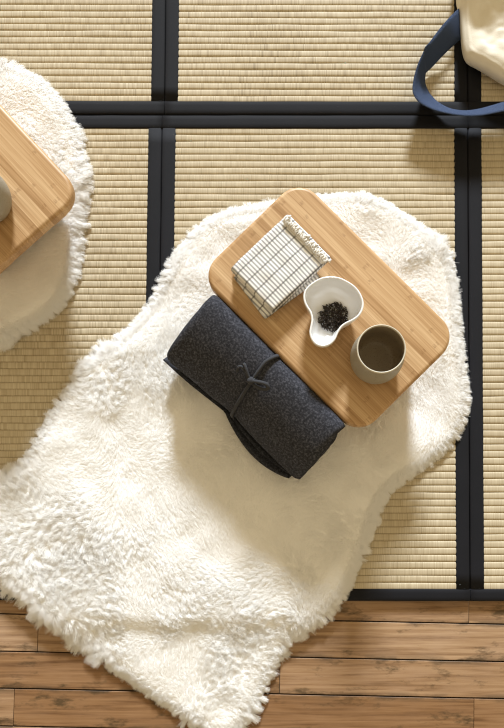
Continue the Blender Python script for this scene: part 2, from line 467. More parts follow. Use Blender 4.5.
def rug(px_outline, label, dens, centre_px, view=None, flats=()):
    pts = catmull([(P(u, v, .025).x, P(u, v, .025).y, 0) for u, v in px_outline], 6, True)
    full = np.array([(p.x, p.y) for p in pts])
    area2 = np.sum(full[:, 0] * np.roll(full[:, 1], -1) - full[:, 1] * np.roll(full[:, 0], -1))
    cw = P(*centre_px)
    # hide (the skin) lies inside the outline, the pile stands out over it
    dirs = full - np.array([cw.x, cw.y]); ln = np.linalg.norm(dirs, axis=1)[:, None]
    nxt = np.roll(full, -1, 0) - np.roll(full, 1, 0); nrm = np.stack([nxt[:, 1], -nxt[:, 0]], 1) * (1 if area2 > 0 else -1)
    nrm /= np.linalg.norm(nrm, axis=1)[:, None]
    skin = full - nrm * .0075
    root_loc = Vector((cw.x, cw.y, 0))
    # domed body, rings from the outline to the centre
    NR = 44; v = []; f = []; m = len(skin)
    c0 = np.array([cw.x, cw.y])
    for k in range(NR):
        q_ = 1 - (k / NR) ** 1.0
        ring = c0 + (skin - c0) * q_
        d, _, _ = poly_dist(ring[:, 0], ring[:, 1], skin)
        z = top_z(ring[:, 0], ring[:, 1], d) if k else base_z(ring[:, 1]) + .003
        for (x, y), zz in zip(ring, z): v.append((x - cw.x, y - cw.y, float(zz)))
    v.append((0, 0, float(top_z(np.array([cw.x]), np.array([cw.y]), np.array([.2]))[0])))
    for k in range(NR - 1):
        for i in range(m): f.append((k * m + i, k * m + (i + 1) % m, (k + 1) * m + (i + 1) % m, (k + 1) * m + i))
    top = (NR - 1) * m
    for i in range(m): f.append((top + i, top + (i + 1) % m, NR * m))
    # underside follows the floor
    b0 = len(v); KB = 44
    for k in range(KB):
        q_ = 1 - k / KB
        ring = c0 + (skin - c0) * q_
        z = base_z(ring[:, 1])
        for (x, y), zz in zip(ring, z): v.append((x - cw.x, y - cw.y, float(zz)))
    v.append((0, 0, float(base_z(np.array([cw.y]))[0])))
    for k in range(KB - 1):
        for i in range(m): f.append((b0 + k * m + i, b0 + (k + 1) * m + i, b0 + (k + 1) * m + (i + 1) % m, b0 + k * m + (i + 1) % m))
    tb = b0 + (KB - 1) * m
    for i in range(m): f.append((tb + i, b0 + KB * m, tb + (i + 1) % m))
    for i in range(m): f.append((i, b0 + i, b0 + (i + 1) % m, (i + 1) % m))
    me = pymesh('fur_rug', v, f)
    body = link('fur_rug', me, M['hide'], loc=root_loc, smooth=True)
    tag(body, label, 'rug')
    # ---- pile
    lo, hi = skin.min(0), skin.max(0)
    N = int(dens * (hi[0] - lo[0]) * (hi[1] - lo[1]))
    xy = RNG.random((N, 2)) * (hi - lo) + lo
    k = inside(xy[:, 0], xy[:, 1], skin)
    if view is not None: k &= (xy[:, 0] > view[0])
    xy = xy[k]
    d, gx, gy = poly_dist(xy[:, 0], xy[:, 1], skin)
    # a denser rim
    N2 = int(dens * .03 * len(skin) * .012)
    idx = RNG.integers(0, m, N2); tt = RNG.random(N2)[:, None]
    e = skin[idx] * (1 - tt) + skin[(idx + 1) % m] * tt - nrm[idx] * (RNG.random(N2)[:, None] ** 1.3) * .016
    ke = inside(e[:, 0], e[:, 1], skin)
    if view is not None: ke &= (e[:, 0] > view[0])
    e = e[ke]; d2, gx2, gy2 = poly_dist(e[:, 0], e[:, 1], skin)
    xy = np.concatenate([xy, e]); d = np.concatenate([d, d2]); gx = np.concatenate([gx, gx2]); gy = np.concatenate([gy, gy2])
    x, y = xy[:, 0], xy[:, 1]; n = len(x)
    rim = np.clip(1 - d / .03, 0, 1); rim = rim * rim * (3 - 2 * rim)
    z0 = top_z(x, y, d) - .002
    flat = np.zeros(n)                         # where the pile has been sat and combed flat
    for (u, v, ru) in flats:
        q_ = P(u, v, .02); flat = np.maximum(flat, np.clip(1.45 - np.hypot(x - q_.x, y - q_.y) / (ru / 480.0) + (n4(x, y, 16) - .5) * 1.1, 0, 1))
    # lie of the pile
    ang = n3(x, y, 5) * 2 * PI * 1.3 + n4(x, y, 22) * 1.4 * (1 - .8 * flat)
    lean = .55 + .5 * n5(x, y, 13) + .5 * flat
    tuft = np.clip((n1(x + 5, y + 3, 6.5) * .65 + n2(x + 3, y, 17) * .35 - .36) * 3.4, 0.03, 1) * (1 - .93 * flat)
    dx = np.cos(ang) * lean * (1 - rim) + gx * rim * 1.5
    dy = np.sin(ang) * lean * (1 - rim) + gy * rim * 1.5
    dz = (.75 + .25 * RNG.random(n)) * (1 - .62 * rim)
    j = .30
    dx += RNG.normal(0, j, n) * (.26 + .6 * rim + .3 * tuft); dy += RNG.normal(0, j, n) * (.26 + .6 * rim + .3 * tuft)
    nn = np.sqrt(dx * dx + dy * dy + dz * dz); dx /= nn; dy /= nn; dz /= nn
    L = (  .011 + .007 * tuft + .006 * rim) * (.7 + .6 * RNG.random(n))
    L = L * (1 - .15 * rim)
    # tufts: every strand bends to the tip of the nearest tuft
    cell = .0082
    ci = np.floor(x / cell).astype(int); cj = np.floor(y / cell).astype(int)
    G = np.random.default_rng(77).random((257, 257, 4))
    best = np.full(n, 1e9); tx = np.zeros(n); ty = np.zeros(n); lx = np.zeros(n); ly = np.zeros(n)
    for a_ in (-1, 0, 1):
        for b_ in (-1, 0, 1):
            g_ = G[(ci + a_) % 257, (cj + b_) % 257]
            qx = (ci + a_ + g_[:, 0]) * cell; qy = (cj + b_ + g_[:, 1]) * cell
            dd = (qx - x) ** 2 + (qy - y) ** 2; k = dd < best
            best[k] = dd[k]; tx[k] = qx[k]; ty[k] = qy[k]; lx[k] = g_[k, 2] - .5; ly[k] = g_[k, 3] - .5
    cl = np.clip(  .15 + .75 * tuft + .38 * rim, 0, .8)
    sw = .016 * (.4 + tuft)
    ex, ey = (tx - x) + lx * sw * (1 + .3 * rim), (ty - y) + ly * sw * (1 + .3 * rim)
    K = 5
    pos = np.zeros((n, K, 3)); rad = np.zeros((n, K))
    thick = RNG.uniform(.00030, .00052, n)
    for s_ in range(K):
        u = s_ / (K - 1)
        bend = cl * u ** 1.4
        pos[:, s_, 0] = x + dx * L * u + ex * bend - cw.x
        pos[:, s_, 1] = y + dy * L * u + ey * bend - cw.y
        zz = z0 + dz * L * u - (.0035 + .006 * rim) * u * u
        pos[:, s_, 2] = np.maximum(zz, base_z(y + dy * L * u) + .0012)
        rad[:, s_] = thick * (1 - .75 * u ** 1.5)
    hc = bpy.data.hair_curves.new('pile')
    hc.add_curves([K] * n)
    hc.attributes['position'].data.foreach_set('vector', pos.astype(np.float32).ravel())
    ra = hc.attributes.get('radius') or hc.attributes.new('radius', 'FLOAT', 'POINT')
    ra.data.foreach_set('value', rad.astype(np.float32).ravel())
    hc.materials.append(M['fur'])
    o = bpy.data.objects.new('pile', hc); COL.objects.link(o); o.parent = body; o['kind'] = 'stuff'
    print('rug strands', n)
    return body

main_px = [(300, 196), (280, 199), (262, 203), (245, 206), (228, 210), (213, 216), (203, 222), (193, 230), (184, 241), (176, 251), (171, 260), (165, 273), (159, 286), (152, 298), (145, 309), (134, 321), (121, 335), (105, 348), (92, 357), (80, 366), (70, 382), (61, 398), (50, 412), (44, 425), (36, 441), (28, 455), (14, 469), (0, 477), (-13, 490), (-21, 515), (-23, 540), (-18, 560), (-8, 575), (0, 583), (10, 590), (22, 600), (33, 610), (45, 620), (60, 632), (80, 648), (100, 662), (120, 678), (140, 692), (160, 706), (180, 718), (195, 728), (206, 738), (218, 743), (232, 741), (243, 731), (251, 718), (259, 703), (265, 690), (272, 672), (280, 658), (290, 645), (303, 634), (318, 623), (331, 612), (341, 600), (349, 587), (356, 573), (362, 558), (369, 540), (374, 525), (380, 508), (388, 495), (398, 484), (410, 475), (425, 466), (440, 455), (452, 442), (461, 428), (467, 414), (469, 400), (468, 385), (466, 368), (463, 350), (461, 330), (460, 310), (458, 290), (454, 271), (448, 256), (440, 243), (430, 232), (418, 222), (405, 213), (392, 205), (378, 199), (362, 195), (345, 193), (330, 194), (315, 195)]
left_px = [(u - 7, v + 4 - 6 * (v > 250)) for u, v in [(-40, 58), (-20, 57), (0, 58), (12, 59), (26, 63), (40, 70), (54, 81), (65, 93), (73, 106), (80, 118), (86, 131), (89, 145), (91, 160), (91, 180), (89, 200), (88, 220), (86, 240), (84, 257), (81, 275), (76, 290), (69, 302), (60, 312), (48, 322), (35, 330), (20, 338), (5, 345), (-15, 353), (-60, 372), (-110, 410), (-150, 455), (-200, 470), (-245, 430), (-250, 360), (-215, 300), (-200, 230), (-185, 160), (-150, 105), (-100, 72), (-65, 61)]]
DENS = 620000
rug(main_px, 'large white shaggy fur rug spreading from the centre down over the floorboards', DENS, (228, 430), flats=[(265, 500, 75), (195, 425, 40), (340, 460, 60), (400, 300, 50), (400, 430, 50), (340, 230, 30)])
rug(left_px, 'white shaggy fur rug at the left edge under the table with only a cup', DENS, (-60, 215)  , flats=[(20, 290, 60), (40, 100, 40)])

# ------------------------------------------------------------------ low bamboo tables
TZ = .170; TT = .026
def rounded_rect(hx, hy, r, n=10):
    pts = []
    for cx, cy, a0 in ((hx - r, hy - r, 0), (-hx + r, hy - r, PI / 2), (-hx + r, -hy + r, PI), (hx - r, -hy + r, 1.5 * PI)):
        for k in range(n + 1):
            a = a0 + PI / 2 * k / n; pts.append((cx + r * math.cos(a), cy + r * math.sin(a)))
    return pts
def slab(name, hx, hy, r, z0, z1, ro, m, parent):
    """board with a rounded outline and rounded-over edges"""
    prof = []
    for k in range(6):
        a = PI / 2 * k / 5; prof.append((ro - ro * math.sin(a), z0 + ro - ro * math.cos(a)))
    for k in range(6):
        a = PI / 2 * k / 5; prof.append((ro - ro * math.cos(a), z1 - ro + ro * math.sin(a)))
    # prof: inset, z : starts inset ro at bottom
    rings = []
    for ins, z in prof:
        rr = max(r - ins, .001); rings.append([(x, y, z) for x, y in rounded_rect(hx - ins, hy - ins, rr)])
    mb = MB(); mb.grid(rings, closev=True); k = len(rings[0])
    mb.f.append(tuple(reversed(range(k)))); e = (len(rings) - 1) * k; mb.f.append(tuple(e + i for i in range(k)))
    o = link(name, mb.mesh(name), m, parent)
    for p in o.data.polygons: p.use_smooth = len(p.vertices) == 4
    return o
HX, HY, CR = .213, .133, .046
ZRUG = ZM + .0015 + RT
def leg_board(parent, xc):
    # a board standing across the table, foot edge arched, corners rounded
    zt = TZ - TT; zb = ZRUG + .0075; hw = .095; th = .009
    out = []
    for k in range(9): out.append((-hw + .012, zt) if k == 0 else None)
    pts = [(-hw, zt), (hw, zt), (hw + .004, zb + .012)]
    for k in range(5):
        a = -PI / 2 * k / 4; pts.append((hw - .008 + .012 * math.cos(a), zb + .012 + .012 * math.sin(a)))
    pts += [(.06, zb)]
    for k in range(1, 10):
        u = k / 10; pts.append((.06 - .12 * u, zb + .022 * math.sin(PI * u)))
    pts += [(-.06, zb)]
    for k in range(5):
        a = -PI / 2 - PI / 2 * k / 4; pts.append((-hw + .008 + .012 * math.cos(a), zb + .012 + .012 * math.sin(a)))
    mb = MB(); n = len(pts)
    sl = lambda z: xc - math.copysign(.036, xc) * (zt - z) / (zt - zb)  # unseen legs; inward slant shaped to cut daylight passing under the tabletop
    v = [(sl(z) - th, y, z) for y, z in pts] + [(sl(z) + th, y, z) for y, z in pts]
    f = [tuple(range(n)), tuple(reversed(range(n, 2 * n)))] + [(i, (i + 1) % n, n + (i + 1) % n, n + i) for i in range(n)]
    mb.add(v, f); me = mb.mesh('leg')
    bm = bmesh.new(); bm.from_mesh(me); bmesh.ops.bevel(bm, geom=[e for e in bm.edges if abs(e.calc_face_angle(0)) > 1.0], offset=.002, segments=2, affect='EDGES'); bm.to_mesh(me); bm.free()
    link('leg', me, M['bamboo'], parent)
def table(c, rot, label):
    root = thing('low_table', label, 'table', (c.x, c.y, 0), rot, 'low bamboo tables on the white rugs')
    slab('tabletop', HX, HY, CR, TZ - TT, TZ, .0075, M['bamboo'], root)
    for sx in (-1, 1): leg_board(root, sx * .176)
    for sy in (-1, 1):  # unseen rails, added to keep daylight from passing under the table
        mb = MB(); x0, x1, y0, y1, z0, z1 = -.142, .142, sy * .103 - .006, sy * .103 + .006, ZRUG + .024, TZ - TT
        mb.add([(x + (math.copysign(.018, x) if z == z1 else -math.copysign(.006, x)), y, z) for x in (x0, x1) for y in (y0, y1) for z in (z0, z1)], [(0, 1, 3, 2), (4, 6, 7, 5), (0, 4, 5, 1), (2, 3, 7, 6), (1, 5, 7, 3), (0, 2, 6, 4)])
        me = mb.mesh('shade_rail'); bm = bmesh.new(); bm.from_mesh(me); bmesh.ops.bevel(bm, geom=bm.edges[:], offset=.002, segments=2, affect='EDGES'); bm.to_mesh(me); bm.free()
        link('shade_rail', me, M['bamboo'], root)
    return root
tc = [P(u, v, TZ - .003) for u, v in ((297, 175), (461, 337), (358.5, 436), (200, 277))]
TC = sum(tc, Vector()) / 4; TC.z = 0
ax = ((tc[1] - tc[0]) + (tc[2] - tc[3])).normalized(); TROT = math.atan2(ax.y, ax.x)
print('table long', (tc[1] - tc[0]).length, (tc[2] - tc[3]).length, 'short', (tc[1] - tc[2]).length, (tc[0] - tc[3]).length)
table(TC, TROT, 'low bamboo table on the large rug, holding striped cloth, pouring bowl and cup')
cr = P(82.0, 192.3, TZ); LROT = math.atan2(-74.0, 68.0)
la = Vector((math.cos(LROT), math.sin(LROT), 0)); lb = Vector((-la.y, la.x, 0))
LC = cr - la * HX - lb * HY + lb * 0; LC = Vector((cr.x, cr.y, 0)) - la * HX + (-lb) * HY * 1.0
table(LC, LROT, 'low bamboo table cut off by the left edge, bare but for one cup')
A = Vector((math.cos(TROT), math.sin(TROT), 0)); Nn = Vector((A.y, -A.x, 0))   # Nn points to the table's near-left side

# ------------------------------------------------------------------ cups
def lathe(name, prof, m, parent, n=48):
    rings = [[(r * math.cos(2 * PI * k / n), r * math.sin(2 * PI * k / n), z * 1.25) for k in range(n)] for r, z in prof]
    mb = MB(); mb.grid(rings, closev=True); return link(name, mb.mesh(name), m, parent, smooth=True)
def sm(prof, k=5): return [(p.x, p.y) for p in catmull([(a, b, 0) for a, b in prof], k)]
def cup(pos, label):
    root = thing('tea_cup', label, 'cup', (pos.x, pos.y, pos.z), random.uniform(0, 6), 'grey stoneware tea cups')
    lathe('body', sm([(0.0005, .0015), (.022, .001), (.0345, .0005), (.040, .004), (.0455, .014), (.0478, .026), (.0475, .038), (.0455, .052), (.0432, .064), (.0422, .070)]), M['stone'], root)
    lathe('lip', sm([(.0422, .070), (.0423, .0722), (.0416, .0734), (.0403, .0733), (.0396, .0722), (.0396, .070)], 4), M['lip'], root)
    lathe('inner_wall', sm([(.0396, .070), (.0408, .060), (.0432, .044), (.0442, .030), (.042, .016), (.036, .0085), (.028, .006), (.0005, .0058)]), M['cup_inside'], root)
    return root
cp = P(376.4, 357.8, TZ + .03); cup(Vector((cp.x, cp.y, TZ)), 'grey stoneware cup beside the pouring bowl of tea leaves')
cp = P(-16.2, 197, TZ + .03); cup(Vector((cp.x, cp.y, TZ)), 'grey stoneware cup at the left edge, alone on its table')

# ------------------------------------------------------------------ pouring bowl with tea leaves
def bowl():
    rim_px = [(240, 42), (300, 50), (360, 78), (410, 115), (445, 165), (462, 220), (455, 270), (430, 310), (390, 340), (345, 362), (315, 385), (292, 420), (272, 465), (237, 500), (187, 515), (140, 500), (110, 465), (97, 420), (104, 372), (110, 330), (100, 285), (75, 245), (58, 200), (60, 150), (85, 110), (130, 75), (180, 50)]
    HB = .052
    c = P(331.5, 320.5, TZ); c0 = Vector((c.x, c.y, TZ))
    root = thing('pouring_bowl', 'white porcelain pouring bowl with a spout, holding dark tea leaves', 'bowl', c0)
    rim = [P(295 + a / 6.72, 270 + b / 6.72, TZ + HB) - c0 for a, b in rim_px]
    rim = catmull([(p.x, p.y, 0) for p in rim], 5, True); n = len(rim)
    rb = .019
    def ring(h, z, off):
        out = []
        for i, p in enumerate(rim):
            a = math.atan2(p.y, p.x); b = Vector((rb * math.cos(a), rb * math.sin(a), 0))
            t_ = (rim[(i + 1) % n] - rim[i - 1]).normalized(); nr = Vector((t_.y, -t_.x, 0))
            if nr.dot(p) < 0: nr = -nr
            q_ = b.lerp(p, h); q_ = q_ - (nr * off if h > .5 else b.normalized() * off)
            out.append((q_.x, q_.y, z))
        return out
    rings = [[(0.3 * x, .3 * y, .001) for x, y, z in ring(0, 0, 0)], [(.92 * x, .92 * y, .0008) for x, y, z in ring(0, 0, 0)]]
    K = 12
    for k in range(K + 1):
        a = PI / 2 * k / K
        rings.append(ring(math.sin(a) ** .85, .002 + (HB - .0025) * (1 - math.cos(a)) ** .95, 0))
    rings.append(ring(1, HB, .0006)); rings.append(ring(1, HB + .0004, .0018)); rings.append(ring(1, HB, .0030))
    for k in range(K, -1, -1):
        a = PI / 2 * k / K
        rings.append(ring(math.sin(a) ** .85, .006 + (HB - .0075) * (1 - math.cos(a)) ** .95, min(.0036, .0015 + k * .0006)))
    rings.append([(.3 * x, .3 * y, .0055) for x, y, z in ring(0, 0, 0)])
    mb = MB(); mb.grid(rings, closev=True); m = len(rings[0])
    mb.f.append(tuple(reversed(range(m)))); e = (len(rings) - 1) * m; mb.f.append(tuple(e + i for i in range(m)))
    link('body', mb.mesh('body'), M['porcelain'], root, smooth=True)
    # leaves
    mb = MB()
    tc_ = P(333.5, 317.0, TZ + .012)
    for i in range(420):
        r = .027 * math.sqrt(random.random()); a = random.uniform(0, 2 * PI)
        hz = .0075 + .011 * (1 - (r / .030) ** 2) * random.random() + .22 * max(0, r - .015)
        ct = Vector((r * math.cos(a) , r * math.sin(a) * .98, hz))
        d = Vector((random.gauss(0, 1), random.gauss(0, 1), random.gauss(0, .35))).normalized()
        L = random.uniform(.004, .0105); s_ = d.cross(Vector((0, 0, 1))).normalized(); cv = random.uniform(-.0025, .0025)
        path = [ct + d * L * (u - .5) + s_ * cv * math.sin(PI * u) + Vector((0, 0, random.uniform(-.0004, .0006))) for u in (0, .25, .5, .75, 1)]
        rr = random.uniform(.0006, .0012)
        mb.tube(path, [rr * .4, rr, rr * 1.1, rr * .9, rr * .3], 5)
    o = link('tea_leaves', mb.mesh('tea_leaves'), M['tea'], None, loc=Vector((tc_.x, tc_.y, TZ)))
    tag(o, 'small heap of dark dry tea leaves in the white bowl', 'tea', kind='stuff')
bowl()

# ------------------------------------------------------------------ folded striped cloth
def pillow(name, hx, hy, z0, z1, m, parent, re=.006, seed=1, rot=0, off=(0, 0), ncross=26):
    """soft folded slab, edges rolled over"""
    nz = VN(seed); mb = MB(); rings = []
    h = (z1 - z0) / 2; zc = (z0 + z1) / 2
    def put(x, y, z):
        w_ = (float(nz(x + .3, y + .3, 45)) - .5) * .003; w2 = (float(nz(x + .7, y + .1, 90)) - .5) * .0012
        x2 = x + w2; y2 = y + w2
        c_, s_ = math.cos(rot), math.sin(rot)
        return (off[0] + x2 * c_ - y2 * s_, off[1] + x2 * s_ + y2 * c_, z + (w_ if z > z0 + .002 else 0))
    prof = []
    for k in range(9):
        a = -PI / 2 + PI * k / 8; prof.append((re * (1 - math.cos(a)), zc + h * math.sin(a)))
    for ins, z in prof: rings.append([put(x, y, z) for x, y in dense(rounded_rect(hx - ins, hy - ins, max(.004 - ins * .3, .001), 3))])
    # top and bottom skins
    for k in range(1, 12):
        q_ = 1 - k / 12.0; rings.append([put(x * q_, y * q_, z1 + .0012 * (1 - q_)) for x, y in dense(rounded_rect(hx - re, hy - re, .003, 3))])
    mb.grid(rings, closev=True); n = len(rings[0])
    mb.f.append(tuple(reversed(range(n)))); e = (len(rings) - 1) * n; mb.f.append(tuple(e + i for i in range(n)))
    return link(name, mb.mesh(name), m, parent, smooth=True)
def dense(poly, step=.006):
    out = []
    for i, p in enumerate(poly):
        q_ = poly[(i + 1) % len(poly)]; L = math.hypot(q_[0] - p[0], q_[1] - p[1]); k = max(1, int(L / step))
        for j in range(k): out.append((p[0] + (q_[0] - p[0]) * j / k, p[1] + (q_[1] - p[1]) * j / k))
    return out
def towel():
    zt = .031
    q_ = [P(u, v, TZ + zt) for u, v in ((228.5, 266), (289, 213.5), (332, 256.5), (272.5, 312))]   # L T R B
    c = sum(q_, Vector()) / 4
    dx = ((q_[3] - q_[0]) + (q_[2] - q_[1])).normalized(); rot = math.atan2(dx.y, dx.x)
    hx = ((q_[3] - q_[0]).length + (q_[2] - q_[1]).length) / 4; hy = ((q_[1] - q_[0]).length + (q_[2] - q_[3]).length) / 4
    print('towel', hx * 2, hy * 2)
    root = thing('folded_towel', 'folded white kitchen cloth with grey stripes and a knotted fringe', 'cloth', (c.x, c.y, TZ), rot)
    # local x: down-right in the photo, local y: up-right
    hq = .064; an = math.radians(-7.5)
    pillow('lower_fold', .049, hq, .0005, .014, M['stripe'], root, .005, 31, rot=an, off=(.002 - math.sin(an) * hq, -hy - .0085 + math.cos(an) * hq))
    pillow('upper_fold', hx, hy, .0145, zt, M['stripe'], root, .007, 32)
    # the hem: cords across the far end, twisted, with their knots
    mb = MB(); k = 30
    for i in range(k):
        x = -hx + .008 + (2 * hx - .010) * i / (k - 1) + random.uniform(-.001, .001)
        y0 = hy - .020 + random.uniform(-.001, .001); L = random.uniform(.011, .018)
        sw = random.uniform(-.006, .006); zb = zt + .0012
        path = []
        for s_ in range(7):
            u = s_ / 6; path.append((x + sw * u * u + .0012 * math.sin(u * 9 + i), y0 + L * u, zb + .0035 * math.sin(PI * min(u * 1.2, 1)) + random.uniform(0, .0012)))
        mb.tube(path, [.0008, .0014, .0017, .0015, .0014, .0016, .0007], 6)
        if i % 4 == 1:
            r = .0026
            mb.tube([(x + sw, y0 + L - .003, zb + .001), (x + sw + .002, y0 + L - .001, zb + .003), (x + sw + .003, y0 + L - .004, zb + .004), (x + sw, y0 + L - .005, zb + .003)], [r * .5, r, r, r * .5], 6)
    # ruffled hem band under the cords
    rows = []
    for j in range(5):
        row = []
        for i in range(60):
            x = -hx + .006 + (2 * hx - .006) * i / 59; rf = math.sin(i * .95 + .6 * math.sin(i * .37)) * .0016
            row.append((x, hy - .021 + j * .0034 + rf * .5, zt + .0012 + (.0014 + rf * .8) * math.sin(PI * j / 4)))
        rows.append(row)
    mb.grid(rows)
    link('fringe', mb.mesh('fringe'), M['fringe'], root, smooth=True)
    mb = MB()
    for i in range(9):      # loose ends of the lower layer at the left corner
        a = random.uniform(2.6, 4.2); L = random.uniform(.008, .016)
        s0 = Vector((-hx + .010 + random.uniform(0, .006), -hy + .016 - i * .0012, .013))
        path = [s0 + Vector((math.cos(a) * L * u + .001 * math.sin(u * 7), math.sin(a) * L * u, .001 - .009 * u * u)) for u in (0, .25, .5, .75, 1)]
        mb.tube(path, [.0012, .0013, .0012, .001, .0005], 6)
    link('loose_threads', mb.mesh('loose_threads'), M['fringe'], root, smooth=True)
towel()

# ------------------------------------------------------------------ felt roll
def roll():
    pl, pr_ = P(188, 326, .10), P(320, 453.5, .10)
    a0, a1 = (pl - TC).dot(A) + .009, (pr_ - TC).dot(A)
    po = P(230, 415.5, .075); n1_ = (po - TC).dot(Nn)
    n0_ = .127
    print('roll', a0, a1, n0_, n1_)
    hA = .035; hw = n1_ - n0_ - hA; nc = n0_ + hA; zb = ZRUG + .004
    hh = (TZ + .017 - zb) / 2; zc = zb + hh
    L = (a1 - a0); cen = TC + A * (a0 + a1) / 2 + Nn * nc
    root = thing('felt_roll', 'rolled charcoal felt mat tied with a cord, lying against the bamboo table', 'rolled mat', (cen.x, cen.y, 0), TROT)
    # local: x along the roll, -y to the near-left side
    nz = VN(61)
    th = .0085
    def sec(r, a):          # slumped circle: crest towards the table, flat where it leans on the table's edge
        c_, s_ = math.cos(a), math.sin(a)
        e = 2.0 / (3.0 if c_ > 0 else (1.5 if s_ > 0 else 2.6))
        y = math.copysign(abs(c_) ** e, c_) * r * (hA if c_ > 0 else hw); z = math.copysign(abs(s_) ** e, s_) * r * hh
        if zc + z < TZ + .002: y = min(y, nc - (HY + .0018))
        return y, z
    # spiral in (y, z); the free edge lies at the near-left side, low down; outward first
    TURN = 2.6; NS = 150
    a_start = PI + math.radians(18)           # angle of the free edge (pi = near-left, -y)
    def spiral(i, inner, u):
        q_ = i / NS; a = a_start - q_ * TURN * 2 * PI
        r = 1 - (th * 1.18 * TURN / hh) * q_ * 1.0
        if inner: r -= th / hh * .95
        y, z = sec(max(r, .04), a)
        return y, z
    mb = MB(); NX = 50; rings = []
    for k in range(NX + 1):
        u = k / NX; x = (u - .5) * L
        pinch = 1 - .022 * math.exp(-((x - .002) / .02) ** 2)
        ends = 1 - .05 * max(0, (abs(u - .5) * 2 - .93) / .07) ** 2
        loop = []
        for inner in (0, 1):
            rg = range(NS + 1) if not inner else range(NS, -1, -1)
            for i in rg:
                y, z = spiral(i, inner, u)
                w_ = 1 + (float(nz(x * 1.0 + 1, i * .006, 22)) - .5) * .022
                # the ends of the wound layers are not quite flush
                xo = x + (u - .5) * 2 * (.006 * math.sin(i * .11 + 1.0) + .003 * math.sin(i * .31)) * abs(u - .5) * 2 - (.010 * max(0, z / hh) if u < .5 else 0) * (1 - 2 * u if u < .5 else 0) * -.6
                xo += .016 * max(0, -y / hw) * max(0, 1 - 2 * u)
                zf = zc + z * pinch * ends * w_ ** .5; yf = y * w_ * pinch * ends * (1 + (.13 * max(0, (.42 - u) / .42) if y < 0 else 0))
                if zf < TZ + .002: yf = min(yf, nc - HY - .0008)
                loop.append((xo, yf, zf))
        rings.append(loop)
    mb.grid(rings, closev=True)
    n = len(rings[0])
    half = NS + 1
    for e, flip in ((0, False), (NX * n, True)):
        for i in range(NS):
            q4 = (e + i, e + i + 1, e + n - 2 - i, e + n - 1 - i)
            mb.f.append(tuple(reversed(q4)) if flip else q4)
    link('wrap', mb.mesh('wrap'), M['felt'], root, smooth=False)
    for p in root.children[0].data.polygons: p.use_smooth = True
    # the loose layer below the free edge, bowing out on one half
    mb = MB(); rows_t = []; rows_b = []
    NXF = 44
    for k in range(NXF + 1):
        u = k / NXF; x = -L / 2 - .004 + (L * .985) * u
        b = .004 + .002 * math.sin(u * 9) + (.020 * math.sin(PI * (u - .47) / .53) ** .8 if u > .47 else .013 * (.47 - u) / .47)
        rt = []; rb_ = []
        for j in range(8):
            w_ = j / 7; y = -hw * .62 - (hw * .38 + b) * w_; z = zb + .012 + .022 * w_ ** 1.5 + .004 * math.sin(u * 7)
            rt.append((x, y, z + .0055)); rb_.append((x, y, z))
        rows_t.append(rt + rb_[::-1])
    mb.grid(rows_t, closev=True)
    n = len(rows_t[0]); mb.f.append(tuple(reversed(range(n)))); e = NXF * n; mb.f.append(tuple(e + i for i in range(n)))
    rows_t = []
    for k in range(NXF + 1):
        u = .47 + .53 * k / NXF; x = -L / 2 + (L * .985) * u
        b = -.004 + .013 * math.sin(PI * (u - .47) / .53) ** .8
        rt = []; rb_ = []
        for j in range(8):
            w_ = j / 7; y = -hw * .7 - (hw * .3 + b) * w_; z = zb + .025 + .026 * w_ ** 1.3
            rt.append((x, y, z + .005)); rb_.append((x, y, z))
        rows_t.append(rt + rb_[::-1])
    mb.grid(rows_t, closev=True)
    n = len(rows_t[0]); b0 = len(mb.v) - len(rows_t) * n
    mb.f.append(tuple(b0 + i for i in reversed(range(n)))); e = b0 + NXF * n; mb.f.append(tuple(e + i for i in range(n)))
    link('loose_layer', mb.mesh('loose_layer'), M['felt'], root, smooth=True)
    # cord
    kn = P(250.5, 380, TZ); kx = (kn - cen).dot(A); ky = -(kn - cen).dot(Nn)
    print('knot', kx, ky, hw, hh)
    mb = MB(); pts = []
    m = 72
    for i in range(m):
        a = 2 * PI * i / m; y, z = sec(.992, a)
        pts.append((kx - .0015 + (-.13 * y if y < 0 else .22 * y), y, zc + z))
    rings = []
    for i in range(m):
        y, z = pts[i][1], pts[i][2] - zc; nr = Vector((0, y / (hw if y < 0 else hA) ** 2, z / hh ** 2)).normalized()
        p = Vector(pts[i]); ring = []
        for dx_, dn in ((-.0035, 0), (-.003, .0025), (0, .0034), (.003, .0025), (.0035, 0), (0, -.002)):
            w_ = p + Vector((dx_, 0, 0)) + nr * dn
            if w_.z < TZ + .003: w_.y = min(w_.y, nc - HY - .0006)
            ring.append(w_)
        rings.append(ring)
    mb.grid(rings, closeu=True, closev=True)
    tie = link('tie_cord', mb.mesh('tie_cord'), M['cord'], root, smooth=True)
    # knot, a loop and the ends; given as photo points at the roll's top
    def rp(u, v, dz=0.0):
        w_ = P(u, v, TZ + .014); return Vector(((w_ - cen).dot(A), -(w_ - cen).dot(Nn), TZ + .014 + dz))
    def surf(p, dz):        # seat a point on the roll's upper side
        yy = max(-.999, min(.999, p.y / (hw if p.y < 0 else hA))); e = 1.5 if p.y < 0 else 3.0
        z = zc + hh * (1 - abs(yy) ** e) ** (1 / e); return Vector((p.x, p.y, z + dz))
    def bit(px, r, flat=.55):
        mb = MB(); path = catmull([surf(rp(u, v), dz) for u, v, dz in px], 5)
        mb.tube(path, [r] * (len(path) - 1) + [r * .7], 8, flat); return mb
    mb = MB(); kc = surf(rp(250.5, 380), .004)
    rings = []
    for i in range(9):
        t_ = PI * i / 8
        rings.append([kc + Vector((.008 * math.sin(t_) * math.cos(2 * PI * k / 12), .0075 * math.sin(t_) * math.sin(2 * PI * k / 12), .0055 * math.cos(t_))) for k in range(12)])
    mb.grid(rings, closev=True); link('knot', mb.mesh('knot'), M['cord'], tie, smooth=True)
